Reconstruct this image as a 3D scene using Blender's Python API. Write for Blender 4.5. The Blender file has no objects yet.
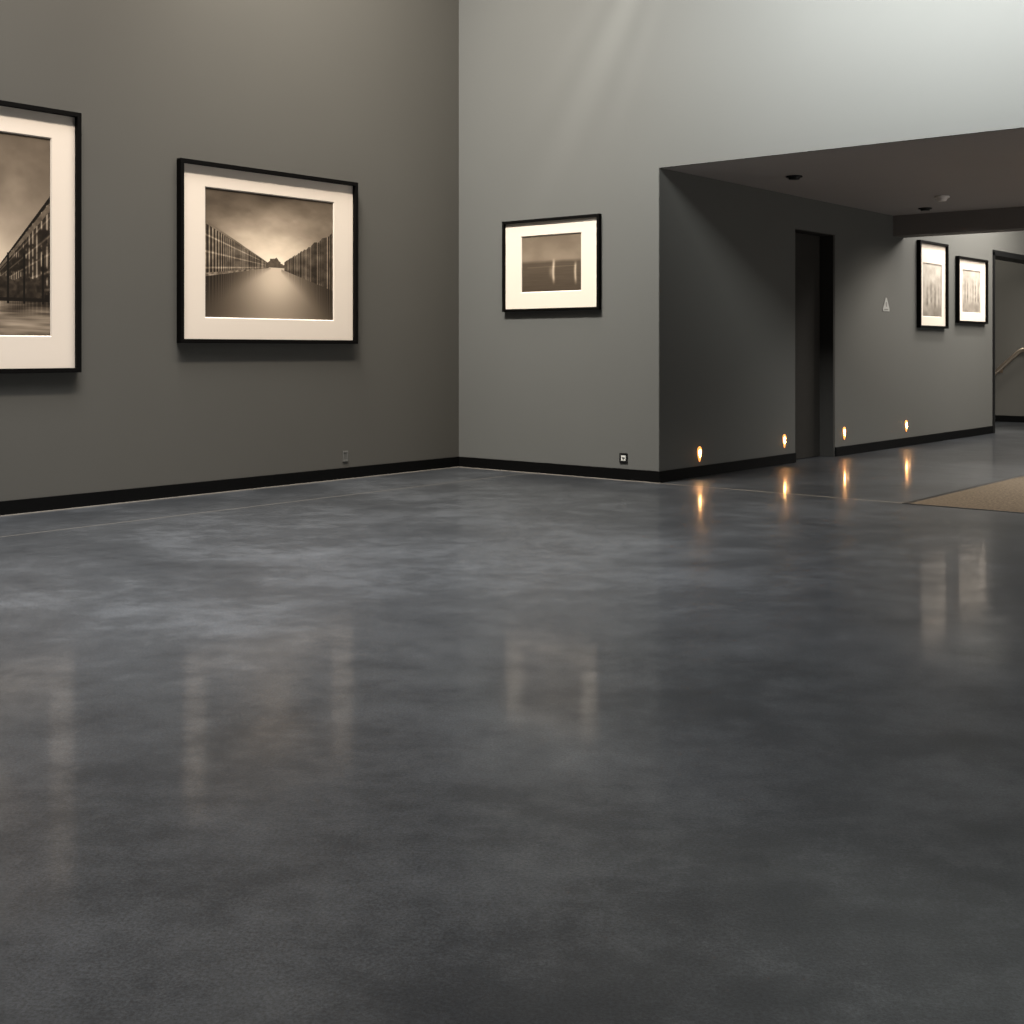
import bpy, bmesh, math, random
import numpy as np
from mathutils import Vector, Matrix
scene = bpy.context.scene
COL = scene.collection
scene.view_settings.view_transform = 'Standard'

# ------------------------------------------------------------------ helpers
def link(o):
    COL.objects.link(o); return o

def mesh_obj(name, verts, faces, mat=None, parent=None, bevel=0, smooth=False):
    me = bpy.data.meshes.new(name)
    me.from_pydata([tuple(v) for v in verts], [], faces)
    bm = bmesh.new(); bm.from_mesh(me)
    bmesh.ops.recalc_face_normals(bm, faces=bm.faces)
    bm.to_mesh(me); bm.free()
    o = bpy.data.objects.new(name, me); link(o)
    if mat: me.materials.append(mat)
    if smooth:
        for p in me.polygons: p.use_smooth = True
    if bevel:
        m = o.modifiers.new("bevel", 'BEVEL'); m.width = bevel; m.segments = 2; m.limit_method = 'ANGLE'
    if parent: o.parent = parent
    return o

def box_data(b):
    x0,x1,y0,y1,z0,z1 = b
    v = [(x0,y0,z0),(x1,y0,z0),(x1,y1,z0),(x0,y1,z0),(x0,y0,z1),(x1,y0,z1),(x1,y1,z1),(x0,y1,z1)]
    f = [(0,3,2,1),(4,5,6,7),(0,1,5,4),(1,2,6,5),(2,3,7,6),(3,0,4,7)]
    return v, f

def boxes(name, bl, mat, parent=None, bevel=0, structure=False, label=None):
    V, F = [], []
    for b in bl:
        v, f = box_data(b); n = len(V)
        V += v; F += [tuple(i+n for i in q) for q in f]
    o = mesh_obj(name, V, F, mat, parent, bevel)
    if structure: o["kind"] = "structure"
    if label: o["label"] = label
    return o

def ring(name, outer, inner, y0, y1, mat, parent, bevel=0, inset=0.0):
    """rectangular ring in XZ, from y0 (front) to y1 (back); inset widens the opening at the front"""
    def rc(r, y, g=0): return [(r[0]-g,y,r[2]-g),(r[1]+g,y,r[2]-g),(r[1]+g,y,r[3]+g),(r[0]-g,y,r[3]+g)]
    V = rc(outer,y0)+rc(inner,y0,inset)+rc(outer,y1)+rc(inner,y1)
    F = []
    for i in range(4):
        j = (i+1)%4
        F += [(i,j,4+j,4+i),(8+i,12+i,12+j,8+j),(i,8+i,8+j,j),(4+i,4+j,12+j,12+i)]
    return mesh_obj(name, V, F, mat, parent, bevel)

def cyl(name, r, depth, loc, axis, mat, parent=None, seg=40, r2=None, smooth=True, bevel=0):
    bm = bmesh.new()
    bmesh.ops.create_cone(bm, cap_ends=True, segments=seg, radius1=r, radius2=r if r2 is None else r2, depth=depth)
    rot = {'Z':Matrix(), 'X':Matrix.Rotation(math.pi/2,4,'Y'), 'Y':Matrix.Rotation(math.pi/2,4,'X')}[axis]
    bmesh.ops.transform(bm, matrix=Matrix.Translation(loc)@rot, verts=bm.verts)
    me = bpy.data.meshes.new(name); bm.to_mesh(me); bm.free()
    o = link(bpy.data.objects.new(name, me)); me.materials.append(mat)
    if bevel:
        m = o.modifiers.new("bevel",'BEVEL'); m.width=bevel; m.segments=2; m.limit_method='ANGLE'
    if parent: o.parent = parent
    return o

def empty(name, loc, rotz=0, label=None, category=None, group=None):
    e = bpy.data.objects.new(name, None); link(e)
    e.empty_display_size = 0.1
    e.location = loc; e.rotation_euler = (0,0,rotz)
    if label: e["label"] = label
    if category: e["category"] = category
    if group: e["group"] = group
    return e

# ------------------------------------------------------------------ materials
def new_mat(name):
    m = bpy.data.materials.new(name); m.use_nodes = True
    nt = m.node_tree; b = nt.nodes["Principled BSDF"]
    return m, nt, b

def plain(name, col, rough=0.5, metal=0.0, spec=0.5, noise=0.0, nscale=30):
    m, nt, b = new_mat(name)
    b.inputs["Roughness"].default_value = rough
    b.inputs["Metallic"].default_value = metal
    b.inputs["Specular IOR Level"].default_value = spec
    n = nt.nodes.new("ShaderNodeTexNoise"); n.inputs["Scale"].default_value = nscale
    n.inputs["Detail"].default_value = 4
    tc = nt.nodes.new("ShaderNodeTexCoord"); nt.links.new(tc.outputs["Object"], n.inputs["Vector"])
    r = nt.nodes.new("ShaderNodeMapRange")
    r.inputs["To Min"].default_value = 1-noise; r.inputs["To Max"].default_value = 1+noise
    nt.links.new(n.outputs["Fac"], r.inputs["Value"])
    mx = nt.nodes.new("ShaderNodeVectorMath"); mx.operation = 'SCALE'
    mx.inputs[0].default_value = col
    nt.links.new(r.outputs["Result"], mx.inputs["Scale"])
    nt.links.new(mx.outputs["Vector"], b.inputs["Base Color"])
    return m

def wall_mat(name, col, rough=0.8, spec=0.2):
    m = plain(name, col, rough, noise=0.04, nscale=1.3, spec=spec)
    nt = m.node_tree; b = nt.nodes["Principled BSDF"]
    n = nt.nodes.new("ShaderNodeTexNoise"); n.inputs["Scale"].default_value = 180; n.inputs["Detail"].default_value = 3
    tc = nt.nodes.new("ShaderNodeTexCoord"); nt.links.new(tc.outputs["Object"], n.inputs["Vector"])
    bp = nt.nodes.new("ShaderNodeBump"); bp.inputs["Strength"].default_value = 0.08; bp.inputs["Distance"].default_value = 0.002
    nt.links.new(n.outputs["Fac"], bp.inputs["Height"]); nt.links.new(bp.outputs["Normal"], b.inputs["Normal"])
    return m

def emis(name, col, strength):
    m, nt, b = new_mat(name)
    b.inputs["Base Color"].default_value = (*col,1)
    b.inputs["Emission Color"].default_value = (*col,1)
    b.inputs["Emission Strength"].default_value = strength
    return m

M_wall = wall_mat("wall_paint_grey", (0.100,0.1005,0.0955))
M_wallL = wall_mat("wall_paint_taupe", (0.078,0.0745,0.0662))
M_wallC = wall_mat("wall_paint_shaded_grey", (0.086,0.085,0.078))  # wall grey darkened, corridor shade put into the colour
M_soffit = wall_mat("soffit_paint_brown", (0.33,0.308,0.295))
M_beam = wall_mat("beam_paint_brown", (0.15,0.137,0.128))
M_ceil = wall_mat("ceiling_paint", (0.35,0.35,0.34))
M_base = plain("baseboard_black", (0.0025,0.0025,0.0025), 0.6, noise=0.2, spec=0.06)
M_frame = plain("frame_black_wood", (0.0025,0.0022,0.0020), 0.6, noise=0.3, nscale=60, spec=0.05)
M_matb = plain("mat_board_cream", (0.64,0.560,0.480), 0.9, noise=0.015, nscale=90, spec=0.1)
M_back = plain("backing_board", (0.2,0.16,0.12), 0.9, noise=0.1)
M_door = plain("door_dark_brown", (0.026,0.024,0.021), 0.6, noise=0.15, nscale=8, spec=.1)
M_reveal = plain("reveal_dark_grey", (0.036,0.034,0.031), 0.7, noise=0.1, spec=.1)
M_black = plain("black_plastic", (0.006,0.006,0.006), 0.5, noise=0.1, spec=.2)
M_white = plain("white_plastic", (0.6,0.6,0.57), 0.4, noise=0.02)
M_greyp = plain("grey_plastic", (0.105,0.103,0.094), 0.5, noise=0.05)
M_sign = plain("sign_pale_grey", (0.27,0.27,0.255), 0.5, noise=0.03)
M_seal = plain("pale_sealant", (0.20,0.18,0.155), 0.7, noise=0.1)
M_grey2 = plain("detector_plastic", (0.6,0.56,0.53), 0.5, noise=0.05)
M_steel = plain("bronze_toned_metal", (0.58,0.48,0.38), 0.35, metal=1.0, noise=0.05)
M_glow = emis("warm_lens", (1.0,0.36,0.09), 1.5)
M_core = emis("warm_lamp_core", (1.0,0.50,0.17), 100)

def rug_mat():
    m, nt, b = new_mat("coir_matting")
    b.inputs["Roughness"].default_value = 0.95
    b.inputs["Specular IOR Level"].default_value = 0.1
    tc = nt.nodes.new("ShaderNodeTexCoord")
    n = nt.nodes.new("ShaderNodeTexNoise"); n.inputs["Scale"].default_value = 48; n.inputs["Detail"].default_value = 5
    n.inputs["Roughness"].default_value = 0.7
    nt.links.new(tc.outputs["Object"], n.inputs["Vector"])
    r = nt.nodes.new("ShaderNodeValToRGB")
    r.color_ramp.elements[0].position = 0.36; r.color_ramp.elements[0].color = (0.078,0.057,0.038,1)
    r.color_ramp.elements[1].position = 0.64; r.color_ramp.elements[1].color = (0.175,0.132,0.090,1)
    nt.links.new(n.outputs["Fac"], r.inputs["Fac"]); nt.links.new(r.outputs["Color"], b.inputs["Base Color"])
    bp = nt.nodes.new("ShaderNodeBump"); bp.inputs["Strength"].default_value = 0.4; bp.inputs["Distance"].default_value = 0.004
    nt.links.new(n.outputs["Fac"], bp.inputs["Height"]); nt.links.new(bp.outputs["Normal"], b.inputs["Normal"])
    return m
M_rug = rug_mat()

def floor_mat():
    m, nt, b = new_mat("polished_concrete")
    N = nt.nodes.new; L = nt.links.new
    tc = N("ShaderNodeTexCoord")
    # trowel direction of the slab
    rot = N("ShaderNodeMapping"); rot.inputs["Rotation"].default_value = (0,0,math.radians(-36))
    L(tc.outputs["Object"], rot.inputs["Vector"])
    def noise(scale, detail, rough=0.5, dist=0.0, off=(0,0,0), sc=(1,1,1)):
        mp = N("ShaderNodeMapping"); mp.inputs["Location"].default_value = off; mp.inputs["Scale"].default_value = sc
        L(rot.outputs["Vector"], mp.inputs["Vector"])
        n = N("ShaderNodeTexNoise"); n.inputs["Scale"].default_value = scale; n.inputs["Detail"].default_value = detail
        n.inputs["Roughness"].default_value = rough; n.inputs["Distortion"].default_value = dist
        L(mp.outputs["Vector"], n.inputs["Vector"]); return n.outputs["Fac"]
    def math_(op, a, b_=None, c=None):
        n = N("ShaderNodeMath"); n.operation = op
        for i, v in enumerate((a,b_,c)):
            if v is None: continue
            if isinstance(v,(int,float)): n.inputs[i].default_value = v
            else: L(v, n.inputs[i])
        return n.outputs[0]
    cloud = noise(0.80, 10, 0.67, 0.15, (13.1,4.6,0), (0.9,0.95,1))
    mid = noise(4.8, 9, 0.80, 0.1, (7.3,2.2,0), (0.9,1.0,1))
    fine = noise(130, 3, 0.85)
    s = math_('ADD', math_('MULTIPLY', mid, 0.32), math_('MULTIPLY', cloud, 0.38))
    s = math_('ADD', s, 0.150)
    # broad tone variation: pale area and darker areas, edges broken by noise
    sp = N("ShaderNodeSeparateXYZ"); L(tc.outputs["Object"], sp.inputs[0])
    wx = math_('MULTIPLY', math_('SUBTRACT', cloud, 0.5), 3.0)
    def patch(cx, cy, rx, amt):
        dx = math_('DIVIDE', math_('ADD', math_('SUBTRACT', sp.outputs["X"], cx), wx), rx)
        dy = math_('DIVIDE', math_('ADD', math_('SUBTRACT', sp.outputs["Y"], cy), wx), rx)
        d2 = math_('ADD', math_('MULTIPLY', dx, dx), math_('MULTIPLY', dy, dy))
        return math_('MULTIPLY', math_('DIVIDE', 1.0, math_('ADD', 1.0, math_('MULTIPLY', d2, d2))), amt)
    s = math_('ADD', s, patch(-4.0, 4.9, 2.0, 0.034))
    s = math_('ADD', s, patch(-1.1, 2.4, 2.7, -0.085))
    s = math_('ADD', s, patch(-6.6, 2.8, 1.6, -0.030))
    r = N("ShaderNodeValToRGB")
    e = r.color_ramp.elements
    e[0].position = 0.37; e[0].color = (0.0100,0.0113,0.0133,1)
    e[1].position = 0.64; e[1].color = (0.082,0.088,0.096,1)
    x = e.new(0.5); x.color = (0.0285,0.0310,0.0345,1)
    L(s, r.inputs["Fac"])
    gr = N("ShaderNodeMapRange"); gr.inputs["From Min"].default_value = 0.36; gr.inputs["From Max"].default_value = 0.64
    gr.inputs["To Min"].default_value = 0.30; gr.inputs["To Max"].default_value = 1.70
    L(fine, gr.inputs["Value"])
    vm = N("ShaderNodeVectorMath"); vm.operation = 'SCALE'
    L(r.outputs["Color"], vm.inputs[0]); L(gr.outputs["Result"], vm.inputs["Scale"])
    # saw-cut joints in the slab
    def line(sock, pos, w):
        d = math_('ABSOLUTE', math_('SUBTRACT', sock, pos))
        return math_('LESS_THAN', d, w)
    inner = math_('GREATER_THAN', sp.outputs["Y"], 8.67)
    j1 = math_('MULTIPLY', line(sp.outputs["X"], -7.0, 0.008), math_('LESS_THAN', sp.outputs["Y"], 8.67))
    j2 = math_('MULTIPLY', line(sp.outputs["Y"], 8.67, 0.015), math_('MULTIPLY', math_('GREATER_THAN', sp.outputs["X"], -5.65), math_('LESS_THAN', sp.outputs["X"], -3.56)))
    jj = math_('MINIMUM', math_('ADD', math_('MULTIPLY', j1, 0.32), math_('MULTIPLY', j2, 0.75)), 1.0)
    mx = N("ShaderNodeMix"); mx.data_type = 'RGBA'
    L(jj, mx.inputs["Factor"])
    L(vm.outputs["Vector"], mx.inputs[6]); mx.inputs[7].default_value = (0.24,0.21,0.17,1)
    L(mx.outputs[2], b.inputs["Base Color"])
    b.inputs["Roughness"].default_value = 0.38
    sl = N("ShaderNodeMapRange"); sl.inputs["From Min"].default_value = 0.40; sl.inputs["From Max"].default_value = 0.62
    sl.inputs["To Min"].default_value = 0.24; sl.inputs["To Max"].default_value = 0.60
    L(s, sl.inputs["Value"]); L(sl.outputs["Result"], b.inputs["Specular IOR Level"])
    b.inputs["Specular Tint"].default_value = (0.97,0.985,1.0,1)
    # thin worn sealer on top; the corridor slab is glossier
    sr = N("ShaderNodeMapRange"); sr.inputs["From Min"].default_value = 0.40; sr.inputs["From Max"].default_value = 0.60
    sr.inputs["To Min"].default_value = 0.20; sr.inputs["To Max"].default_value = 0.39
    L(mid, sr.inputs["Value"])
    worn = patch(-6.0, 3.6, 2.3, -0.09)
    cw = math_('ADD', math_('ADD', sr.outputs["Result"], worn), math_('MULTIPLY', inner, 0.20))
    L(math_('MAXIMUM', cw, 0.05), b.inputs["Coat Weight"])
    b.inputs["Coat Roughness"].default_value = 0.10
    bp = N("ShaderNodeBump"); bp.inputs["Strength"].default_value = 0.35; bp.inputs["Distance"].default_value = 0.0008
    L(fine, bp.inputs["Height"]); L(bp.outputs["Normal"], b.inputs["Normal"])
    return m
M_floor = floor_mat()

# ------------------------------------------------------------------ room shell
XL, YB, XC, SOF, H = -7.88, 8.67, -5.65, 2.605, 7.0
XR, YF, YE, H2 = 6.0, -4.0, 21.0, 3.8
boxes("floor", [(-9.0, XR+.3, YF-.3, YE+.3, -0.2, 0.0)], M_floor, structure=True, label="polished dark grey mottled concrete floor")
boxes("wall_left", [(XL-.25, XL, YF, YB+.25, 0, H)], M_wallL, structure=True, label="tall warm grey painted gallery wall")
boxes("wall_back", [(XL, XC, YB, YB+.25, 0, H), (XC, XR, YB, YB+.03, SOF, H)], M_wall, structure=True, label="grey gallery wall with wide low opening")
boxes("wall_front", [(XL-.25, XR+.25, YF-.25, YF, 0, H)], M_wall, structure=True)
boxes("wall_right", [(XR, XR+.25, YF, YE, 0, H)], M_wall, structure=True)
boxes("ceiling", [(XL-.25, XR+.25, YF-.25, YB+.03, H, H+.2)], M_ceil, structure=True)
# corridor
D0, D1, DH = 11.085, 11.97, 2.285
O0, O1, OH = 16.71, 19.3, 2.396
# the back wall's reveal is covered in the corridor grey with shade painted in
boxes("wall_corridor", [
    (XC-.25, XC+.003, YB+.004, D0, 0, SOF), (XC-.25, XC, D0, D1, DH, SOF), (XC-.25, XC, D1, 13.45, 0, SOF),
    (XC-.25, XC, 13.45, O0, 0, H2), (XC-.25, XC, O0, O1, OH, H2), (XC-.25, XC, O1, YE, 0, H2)], M_wallC, structure=True,
    label="shade-darkened grey corridor wall with recessed door")
boxes("ceiling_low", [(XC-.25, XR, YB+.03, 13.45, SOF, SOF+.2)], M_soffit, structure=True, label="dark low corridor ceiling")
boxes("trim_1", [(XC, XR, 13.45, 13.75, 2.378, H2)], M_beam, structure=True, label="dark dropped beam across the corridor")
boxes("ceiling_far", [(-9.0, XR+.25, 13.45, YE+.25, H2, H2+.2)], M_ceil, structure=True)
boxes("wall_far", [(XC-.25, XR, YE, YE+.25, 0, H2)], M_wall, structure=True)
boxes("wall_stair", [(-8.4, XC-.25, 19.45, 19.7, 0, H2), (-8.6,-8.4,16.3,19.7,0,H2), (-8.4,XC-.25,16.3,16.5,0,H2)], M_wallL, structure=True)
# recessed door and its dark reveal
boxes("door_1", [(XC-.20, XC-.15, D0+.005, D1-.04, 0.004, DH-.01)], M_door, bevel=.003, structure=True, label="plain dark brown recessed door")
boxes("trim_2", [(XC-.15, XC-.002, D1-.035, D1, 0, DH), (XC-.15, XC-.002, D0, D1-.035, DH-.008, DH), (XC-.25, XC-.205, D0, D1, 0, DH)], M_reveal, structure=True)
boxes("trim_3", [(XC-.25, XC+.012, O0-.02, O0+.05, 0, OH+.0), (XC-.25, XC+.012, O0-.02, O1+.05, OH-.04, OH+.03)], M_black, structure=True)
BH, BT = 0.098, 0.014
boxes("baseboard_left", [(XL, XL+BT, YF, YB, 0.004, BH)], M_base, bevel=.0015, structure=True)
boxes("baseboard_back", [(XL+BT, XC+BT, YB-BT, YB, 0.004, BH)], M_base, bevel=.0015, structure=True)
boxes("baseboard_corridor", [(XC, XC+BT, YB, D0, 0.004, BH), (XC, XC+BT, D1, O0-.02, 0.004, BH)], M_base, bevel=.0015, structure=True)
boxes("baseboard_stair", [(-8.4, XC-.25, 19.45-BT, 19.45, 0.004, BH)], M_base, structure=True)
# thin pale sealant line where skirting meets the slab
boxes("trim_4", [(XL+BT, XL+BT+.010, YF, YB-BT-.010, 0, .005), (XL+BT, XC+BT+.010, YB-BT-.010, YB-BT, 0, .005)], M_seal, structure=True)

# ------------------------------------------------------------------ painted prints
def fbm(u, v, fx, fy, octv=4, seed=0):
    r = np.random.RandomState(seed); out = np.zeros_like(u); a = 1; tot = 0
    for o in range(octv):
        gx, gy = int(fx*2**o)+2, int(fy*2**o)+2
        g = r.rand(gy+1, gx+1)
        x = u*(gx-1); y = v*(gy-1)
        xi = x.astype(int); yi = y.astype(int); xf = x-xi; yf = y-yi
        xf = xf*xf*(3-2*xf); yf = yf*yf*(3-2*yf)
        val = (g[yi,xi]*(1-xf)+g[yi,xi+1]*xf)*(1-yf)+(g[yi+1,xi]*(1-xf)+g[yi+1,xi+1]*xf)*yf
        out += a*val; tot += a; a *= .5
    return out/tot
def ss(a, b, x):
    t = np.clip((x-a)/(b-a),0,1); return t*t*(3-2*t)

def art_canal(u, v):
    vpu, vpv = .52, .42
    n = fbm(u,v,3,5,5,2)
    r = np.hypot((u-vpu)*0.85, (v-vpv)*1.0)
    g = 1.02 - 0.62*ss(0,.66,r) + (n-.5)*.40
    g *= 1-0.20*ss(.75,1,v)
    # smooth long-exposure water mirroring the sky, darker towards the near corners
    dd = np.clip(vpv - v, 0, 1)
    wat = .64*np.exp(-((u-.53)/(.24+.38*dd))**2)*(1-.38*ss(.08,.42,dd)) + .21
    g = np.where(v < vpv, np.clip(wat,.12,1), g)
    nz = fbm(u,v,16,20,3,8); nz2 = fbm(u,v,50,60,2,18)
    # left: long timber framed quay building (slats, rails)
    d = np.clip(vpu-u,1e-3,None); k = (v-vpv)/d; dep = 1/d
    roof = .64
    mL = (k<roof)&(k>-.20)&(u<.475)
    post = np.exp(-((((dep*9)%1)-.5)/.17)**2)
    rails = np.exp(-(((((k+.2)*4)%1)-.5)/.07)**2)
    t = .10+.16*nz+.52*post*(.5+.7*nz)+.30*rails*(.4+.9*nz2)
    t = np.where((roof-k)<.05,.34+.2*nz,t)
    t = np.where(k<-.15,.55*nz2+.2,t)
    g = np.where(mL, t, g)
    mLr = (k<=-.20)&(k>-.80)&(u<.49)
    g = np.where(mLr, g*(.82+.18*ss(.2,.80,-k))+.12*(post-.4)*(1-ss(.2,.8,-k)), g)
    # right: tall dark gabled warehouses
    d = np.clip(u-.53,1e-3,None); k2 = (v-vpv)/d; dep = 1/d
    rr = np.random.RandomState(23).rand(4000); c = np.clip((dep*1.7).astype(int),0,3999)
    f = (dep*1.7)%1
    roof = .70+.05*rr[c]-.10*np.abs(f-.5)
    mR = (k2<roof)&(k2>-.36)&(u>.595)
    slat = np.exp(-((((dep*9)%1)-.5)/.17)**2)
    t = .07+.10*rr[(c+5)%4000]+.36*slat*(.4+.8*nz)+.28*np.exp(-((f-.04)/.05)**2)+.12*nz
    g = np.where(mR, t, g)
    mRr = (k2<=-.36)&(k2>-1.2)&(u>.57)
    g = np.where(mRr, g*(.76+.24*ss(.4,1.2,-k2))+.12*(slat-.4)*(1-ss(.4,1.1,-k2)), g)
    # distant buildings
    r5 = np.random.RandomState(3).rand(64)
    sk = .440+.028*r5[(u*60).astype(int)%64] + .035*np.exp(-((u-.53)/.020)**2) + .02*np.exp(-((u-.49)/.02)**2)
    g = np.where((v>vpv-.005)&(v<sk)&(u>.45)&(u<.62), .30+.1*(fbm(u,v,60,60,2,1)), g)
    return g

def art_quay(u, v):
    n = fbm(u,v,3,5,5,12)
    g = .40 + .56*np.exp(-((v-.30)/.28)**2)*(1-.2*u) + (n-.5)*.26
    wl = .19
    d = np.clip(u-.45,1e-3,None)
    k = (v-wl)/d; dep = 1/d
    nz = fbm(u,v,18,26,3,14); nz2 = fbm(u,v,40,60,2,19)
    roof = .95
    m = (v>wl)&(k<roof)
    post = np.exp(-((((dep*6)%1)-.5)/.14)**2)
    rail = np.exp(-(((((k)*6)%1)-.5)/.08)**2)
    t = .06+.20*nz+.46*post*ss(.38,.58,nz)+.20*rail*(.3+nz2)
    t = np.where(np.abs(k-roof+.02)<.03,.08,t)
    t = np.where((k>roof-.14)&(k<roof-.06), .28+.2*nz2, t)
    g = np.where(m, t, g)
    rip = fbm(u,v,3,70,3,6)
    w = .52+.26*(rip-.5)*2 - .30*ss(.06,.19,v)*ss(.5,.8,u) - .12*(1-ss(0,.08,v))
    w = w + .12*post*ss(.08,.18,v)
    g = np.where(v<wl, w, g)
    g = np.where((np.abs(v-wl)<.018)&(u>.3), .09, g)
    g = np.where((v>wl)&(v<wl+.07+.05*(fbm(u,v,20,2,2,2)))&(u>.62)&(u<.95), .10+.30*nz2*nz, g)
    for c in (.60,.68,.80,.94):
        g = np.where((np.abs(u-c)<.007)&(v>wl-.03)&(v<wl+.22), .07, g)
    return g

def art_lake(u, v):
    g = .43+.10*(fbm(u,v,3,4,4,22)-.5)+.06*np.exp(-((v-.6)/.2)**2)
    lo = .32-.10*(.52-v)+.04*(fbm(u,v,4,60,2,3)-.5)
    t = ss(.49,.54,v); g = lo*(1-t)+g*t
    g = g-.10*np.exp(-((v-.53)/.025)**2)*(.6+.8*fbm(u,v,8,2,3,7))
    for c, a, v0, v1, wd in ((.54,.40,.10,.60,.020),(.90,.38,.08,.54,.018),(.50,.14,.2,.48,.03)):
        g = g + a*np.exp(-((u-c-.004*np.sin(v*14))/wd)**2)*ss(v0,v0+.16,v)*(1-ss(v1-.12,v1,v))
    g = g + .06*np.exp(-((v-.44)/.008)**2)*(u>.1)*(u<.9)
    return g

def art_columns(u, v):
    g = .78-.10*(1-v)+(fbm(u,v,4,6,4,41)-.5)*.25
    env = ss(.0,.3,u)*(1-ss(.75,1,u))
    c = ss(-.6,.9,np.sin(u*30))*(1-ss(.4,.75,v))*ss(.10,.3,v)*env
    g = g - c*(.17+.3*(fbm(u,v,10,12,3,5)-.5))
    return g - .12*(1-ss(.1,.3,v))

def art_hall(u, v):
    g = .72+(fbm(u,v,4,6,4,51)-.5)*.25
    c = ss(-.6,.8,np.sin(u*44))*(1-ss(.55,.85,v))*ss(.18,.34,v)*(.4+.6*ss(.05,.2,np.abs(u-.5)))
    g = g - c*(.18+.3*(fbm(u,v,10,12,3,6)-.5))
    return g - .12*(1-ss(.15,.3,v))

def print_mat():
    m, nt, b = new_mat("sepia_print_paper")
    a = nt.nodes.new("ShaderNodeAttribute"); a.attribute_name = "Tone"
    nt.links.new(a.outputs["Color"], b.inputs["Base Color"])
    b.inputs["Roughness"].default_value = 0.7; b.inputs["Specular IOR Level"].default_value = 0.1
    return m
M_print = print_mat()

def make_print(rect, y, fn, parent, nx, ny, tint):
    x0,x1,z0,z1 = rect
    us = np.linspace(0,1,nx); vs = np.linspace(0,1,ny)
    U, V = np.meshgrid(us, vs)
    g = np.clip(fn(U*.9999, V*.9999),0.02,1)
    lin = g**2.2
    colr = np.stack([lin*tint[0]+.005, lin**1.04*tint[1]+.0038, lin**1.08*tint[2]+.0026, np.ones_like(lin)], -1).reshape(-1,4)
    verts = np.stack([x0+U*(x1-x0), np.full_like(U,y), z0+V*(z1-z0)], -1).reshape(-1,3)
    i = np.arange(nx-1)[None,:]+nx*np.arange(ny-1)[:,None]
    faces = np.stack([i, i+1, i+nx+1, i+nx], -1).reshape(-1,4)
    me = bpy.data.meshes.new("print"); me.from_pydata(verts.tolist(), [], faces.tolist())
    at = me.color_attributes.new("Tone", 'FLOAT_COLOR', 'POINT')
    at.data.foreach_set("color", colr.astype(np.float32).ravel())
    me.materials.append(M_print)
    o = link(bpy.data.objects.new("photographic_print", me)); o.parent = parent
    return o

def picture(base, rotz, w, h, margins, fn, label, nx, ny, bar=.031, depth=.055, tint=(.84,.69,.53)):
    e = empty("framed_picture", base, rotz, label, "picture", "framed black and white photographs")
    x0, x1 = -w/2, w/2
    ml, mr, mt, mb = margins
    ring("frame", (x0,x1,0,h), (x0+bar,x1-bar,bar,h-bar), -depth, -.002, M_frame, e, bevel=.0015)
    win = (x0+ml, x1-mr, mb, h-mt)
    ring("mat_board", (x0+bar-.004,x1-bar+.004,bar-.004,h-bar+.004), win, -.020, -.012, M_matb, e, inset=.008)
    make_print((win[0]-.005,win[1]+.005,win[2]-.005,win[3]+.005), -.010, fn, e, nx, ny, tint)
    boxes("backing_board", [(x0+bar-.004,x1-bar+.004,-.009,-.004,bar-.004,h-bar+.004)], M_back, e)
    return e

R = math.pi/2
picture((XL, (5.535+7.332)/2, 1.152), R, 7.332-5.535, 1.38, (.251,.251,.193,.2), art_canal,
        "large black-framed sepia photograph of a canal between houses", 480, 380)
picture((XL, (3.34+4.72)/2, .945), R, 1.38, 1.80, (.22,.212,.203,.253), art_quay,
        "tall black-framed sepia photograph of quayside buildings above water", 320, 440)
picture(((-7.312-6.228)/2, YB, 1.445), 0, 1.082, .82, (.210,.211,.152,.175), art_lake,
        "small black-framed dark photograph of a lake with pale streaks", 240, 180, bar=.024, depth=.045)
picture((XC, (14.12+15.00)/2, 1.36), R, .88, 1.02, (.15,.15,.26,.14), art_columns,
        "black-framed pale photograph of columns in the bright corridor", 160, 160, bar=.028, depth=.05, tint=(.72,.66,.58))
picture((XC, (15.345+16.39)/2, 1.437), R, 1.045, .828, (.20,.20,.16,.14), art_hall,
        "black-framed pale photograph of a colonnade beside the stair opening", 160, 140, bar=.028, depth=.05, tint=(.72,.66,.58))

# ------------------------------------------------------------------ step lights (low on corridor wall)
def teardrop(name, w, h, y0, y1, mat, parent, bevel=0, dz=0):
    pts = []
    n = 28
    for i in range(n):
        t = 2*math.pi*i/n
        z = math.cos(t)*h/2
        k = (z/h+.5)            # 0 bottom .. 1 top
        x = math.sin(t)*w/2*(.28+.72*k)
        pts.append((x,z+dz))
    V = [(x,y0,z) for x,z in pts]+[(x,y1,z) for x,z in pts]
    F = [tuple(range(n)), tuple(range(2*n-1,n-1,-1))]+[(i,(i+1)%n,n+(i+1)%n,n+i) for i in range(n)]
    return mesh_obj(name, V, F, mat, parent, bevel)
ys = [(9.30,.20),(10.858,.225),(12.183,.232),(13.81,.232)]
e0 = empty("step_light", (XC+.003, ys[0][0], ys[0][1]), R, "small warm glowing step light set low in grey wall", "wall light", "warm step lights along corridor wall")
teardrop("lens", .086, .130, -.008, -.0005, M_glow, e0)
teardrop("lamp_core", .034, .064, -.011, -.008, M_core, e0, dz=.006)
parts = [c for c in e0.children]
for (yy,zz) in ys[1:]:
    c = e0.copy(); COL.objects.link(c)
    c.location = (XC+.0005, yy, zz)
    for p in parts:
        q = p.copy(); q.parent = c; COL.objects.link(q)
for (yy,zz) in ys:
    ld = bpy.data.lights.new("step_glow", 'POINT'); ld.energy = .08; ld.color = (1,.5,.2); ld.shadow_soft_size = .012
    lo = link(bpy.data.objects.new("step_glow", ld)); lo.location = (XC+.045, yy, zz)

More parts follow.
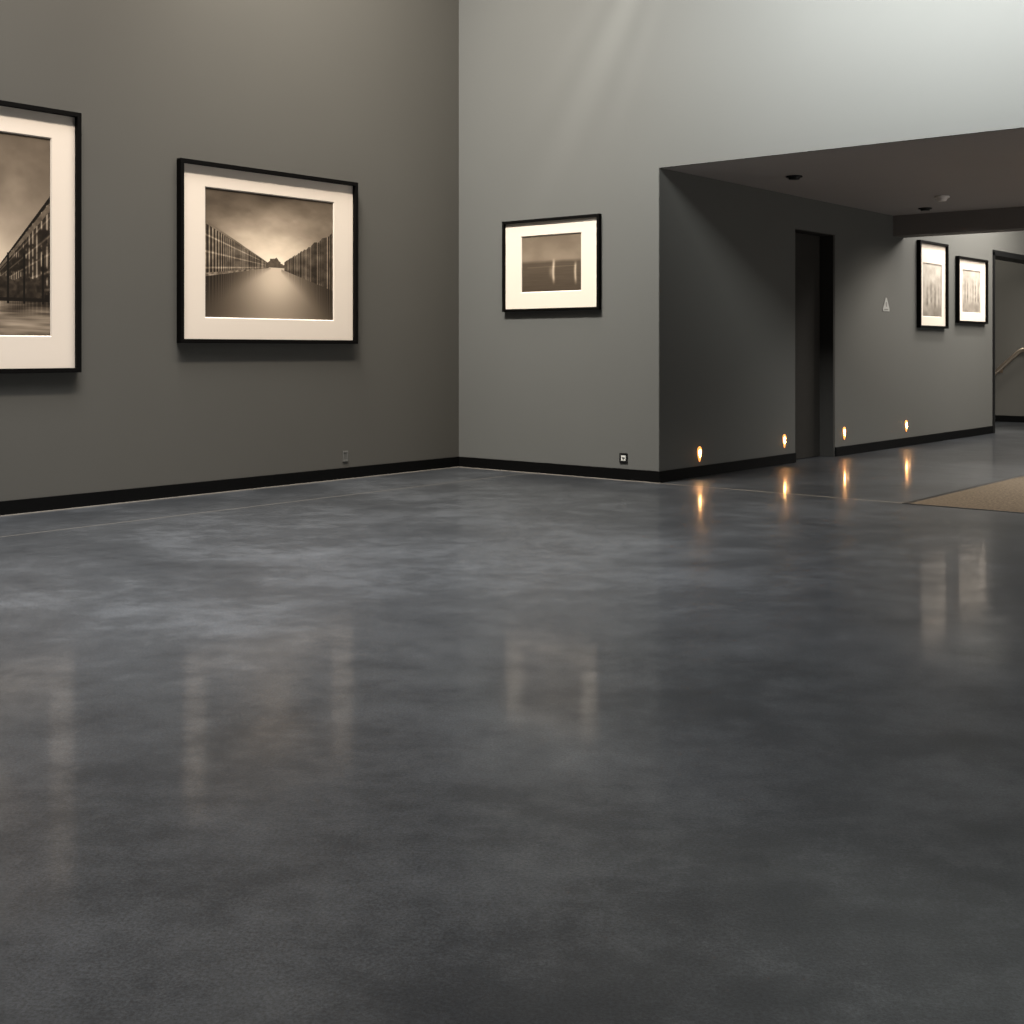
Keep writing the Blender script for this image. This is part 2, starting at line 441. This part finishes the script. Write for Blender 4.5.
# ------------------------------------------------------------------ outlets, sign
e = empty("power_outlet", (-6.00, YB, .148), 0, "black square wall socket with white insert above baseboard", "socket")
ring("cover_plate", (-.04,.04,0,.082), (-.024,.024,.017,.065), -.010, -.001, M_black, e, bevel=.002)
boxes("socket_insert", [(-.024,.024,-.007,-.001,.017,.065)], M_white, e)
boxes("socket_slot", [(-.014,.014,-.0085,-.007,.036,.046),(-.006,.006,-.0085,-.007,.022,.03)], M_black, e)
e = empty("power_outlet", (XL, 7.23, .15), R, "small pale grey wall socket low on grey wall", "socket")
ring("cover_plate", (-.03,.03,0,.09), (-.019,.019,.014,.076), -.008, -.001, M_greyp, e, bevel=.002)
boxes("socket_insert", [(-.019,.019,-.005,-.001,.014,.076)], plain("dim_grey_plastic",(.078,.076,.069),.5), e)

e = empty("wall_sign", (XC, 13.25, 1.53), R, "small pale triangular sign on grey corridor wall", "sign")
sp_ = [(-.085,0),(.085,0),(.085,.03),(.014,.15),(-.014,.15),(-.085,.03)]
mesh_obj("sign_plate", [(x,-.006,z) for x,z in sp_]+[(x,-.001,z) for x,z in sp_],
         [(0,1,2,3,4,5),(11,10,9,8,7,6)]+[(i,(i+1)%6,6+(i+1)%6,6+i) for i in range(6)], M_sign, e)
boxes("sign_mark", [(-.05,.05,-.0075,-.006,.012,.026),(-.012,.012,-.0075,-.006,.05,.10)], M_greyp, e)

# ------------------------------------------------------------------ ceiling fittings
def fitting(name, x, y, label, cat, grp=None):
    return empty(name, (x,y,SOF), 0, label, cat, grp)
for (x,y) in ((-5.017,9.83),(-5.08,12.93)):
    e = fitting("downlight", x, y, "small black round downlight in dark low ceiling", "ceiling light")
    e["group"] = "black ceiling downlights"
    cyl("trim_ring", .07, .012, (0,0,-.007), 'Z', M_black, e, bevel=.002)
    cyl("lamp_barrel", .045, .018, (0,0,-.020), 'Z', M_black, e, r2=.05)
e = fitting("smoke_detector", -4.558, 12.03, "round brownish grey smoke detector on dark low ceiling", "smoke detector")
cyl("mounting_base", .07, .02, (0,0,-.011), 'Z', M_grey2, e, bevel=.003)
cyl("sensor_dome", .038, .03, (0,0,-.036), 'Z', M_grey2, e, r2=.055, bevel=.004)

# ------------------------------------------------------------------ matting, handrail
e = empty("entrance_mat", (-3.56, YB-.04, 0), 0, "woven tan coir matting set flush in the concrete floor", "mat")
boxes("matting", [(.04, 4.2, .035, 4.55, .0005, .0020)], M_rug, e)
boxes("edge_strip", [(0,.04,0,4.57,.0005,.0022),(.04,4.22,0,.035,.0005,.0022)], M_black, e)
e = empty("handrail", (-6.1, 19.45, 0), 0, "slim bronze-toned stair handrail bracketed to grey wall", "handrail")
cu = bpy.data.curves.new("rail",'CURVE'); cu.dimensions='3D'; cu.bevel_depth=.032; cu.bevel_resolution=4; cu.use_fill_caps=True
pts = [(-1.4,-.08,-.10),(-.45,-.08,.72),(-.075,-.08,1.065),(-.05,-.08,1.085),(-.02,-.08,1.10),(.2,-.08,1.15)]
s = cu.splines.new('POLY'); s.points.add(len(pts)-1)
for i,p in enumerate(pts): s.points[i].co = (*p,1)
tmp = link(bpy.data.objects.new("tmp_rail",cu))
bpy.context.view_layer.update()
me = bpy.data.meshes.new_from_object(tmp.evaluated_get(bpy.context.evaluated_depsgraph_get()))
bpy.data.objects.remove(tmp); me.name = "rail"; me.materials.clear(); me.materials.append(M_steel)
for p in me.polygons: p.use_smooth = True
for vtx in me.vertices:
    if vtx.co.z < .004: vtx.co.z = .004
ro = link(bpy.data.objects.new("rail",me)); ro.parent = e
for px,pz in ((-.35,.82),(.04,1.09)):
    cyl("bracket", .010, .08, (px,-.04,pz-.03), 'Y', M_steel, e, seg=16)
    boxes("bracket_plate", [(px-.025,px+.025,-.006,-.0005,pz-.07,pz+.01)], M_steel, e)

# ------------------------------------------------------------------ lights
def area(name, loc, target, sx, sy, power, col, spread=180, up='Y'):
    l = bpy.data.lights.new(name,'AREA'); l.shape='RECTANGLE'; l.size=sx; l.size_y=sy
    l.energy=power; l.color=col; l.spread=math.radians(spread)
    o = link(bpy.data.objects.new(name,l)); o.location=loc
    o.rotation_euler=(Vector(target)-Vector(loc)).to_track_quat('-Z',up).to_euler()
    return o
def spot(name, loc, target, power, col, angle, blend=.6, size=.05):
    l = bpy.data.lights.new(name,'SPOT'); l.energy=power; l.color=col
    l.spot_size=math.radians(angle); l.spot_blend=blend; l.shadow_soft_size=size
    o = link(bpy.data.objects.new(name,l)); o.location=loc
    o.rotation_euler=(Vector(target)-Vector(loc)).to_track_quat('-Z','Y').to_euler()
    return o
warm = (1,.90,.78)
area("skylight_main", (-4.9, 3.2, 6.9), (-4.9,3.2,0), 4.0, 3.6, 370, (.98,.99,1.0), 78)
area("header_wash", (-1.3, 5.2, 5.1), (-1.6, 8.67, 4.1), 6.0, 1.6, 450, (.97,1.0,.99), 68)  # area light added mid-room for the daylight on the header
# warm picture lighting
area("track_wash", (-5.8, 5.0, 6.6), (XL,5.0,1.2), 6.4, .25, 238, warm, 112)
area("back_track", (-6.75, 5.2, 6.6), (-6.75,YB,1.4), 1.8, .25, 200, (1,.96,.88), 90)
# slanting daylight streaks on the back wall
for th, pw, an in ((31,1500,6.5),(24.5,620,4.2),(37.5,560,5)):
    t = math.radians(th)
    spot("streak_spot", (-4.60,8.33,6.3), (-4.60-3*math.sin(t), YB, 6.3-3*math.cos(t)), pw, (1,.97,.9), an, 1, .06)
# corridor
spot("corridor_downlight", (-4.5,13.0,2.5), (-5.1,13.2,0), 100, (1,.93,.84), 136, 1, .05)
area("corridor_fill", (5.9, 11.2, 1.3), (-5.6,11.6,1.4), 3.5, 2.2, 190, (1,.98,.96))  # added unseen fill at the right wall, lifts corridor wall and ceiling
area("corridor_floor_fill", (-1.4, 11.0, 2.58), (-1.4,11.0,0), 3.0, 3.6, 72, (.97,.99,1), 120)  # added fill under the soffit, brightens floor and matting
area("far_skylight", (-4.1, 16.2, 3.7), (-4.5,16.2,0), 2, 4.6, 500, (1,.94,.86))
area("far_wall_wash", (-4.9, 15.4, 3.72), (XC,15.4,2.9), 3.0, .2, 60, (1,.97,.92), 120)  # extra light added to brighten the wall top past the beam
area("stair_light", (-7.0, 18.2, 3.6), (-7.0,18.4,0), 1, 1, 55, (1,.95,.85))

w = bpy.data.worlds.new("world"); scene.world = w; w.use_nodes = True
w.node_tree.nodes["Background"].inputs[0].default_value = (.5,.52,.55,1)
w.node_tree.nodes["Background"].inputs[1].default_value = .1

# ------------------------------------------------------------------ camera
cd = bpy.data.cameras.new("camera"); cam = link(bpy.data.objects.new("camera", cd))
cd.sensor_width = 36; cd.lens = 1244/1024*36; cd.shift_y = -(512-350)/1024
cam.location = (0,0,1.1); cam.rotation_euler = (math.pi/2, 0, math.radians(39.82))
scene.camera = cam
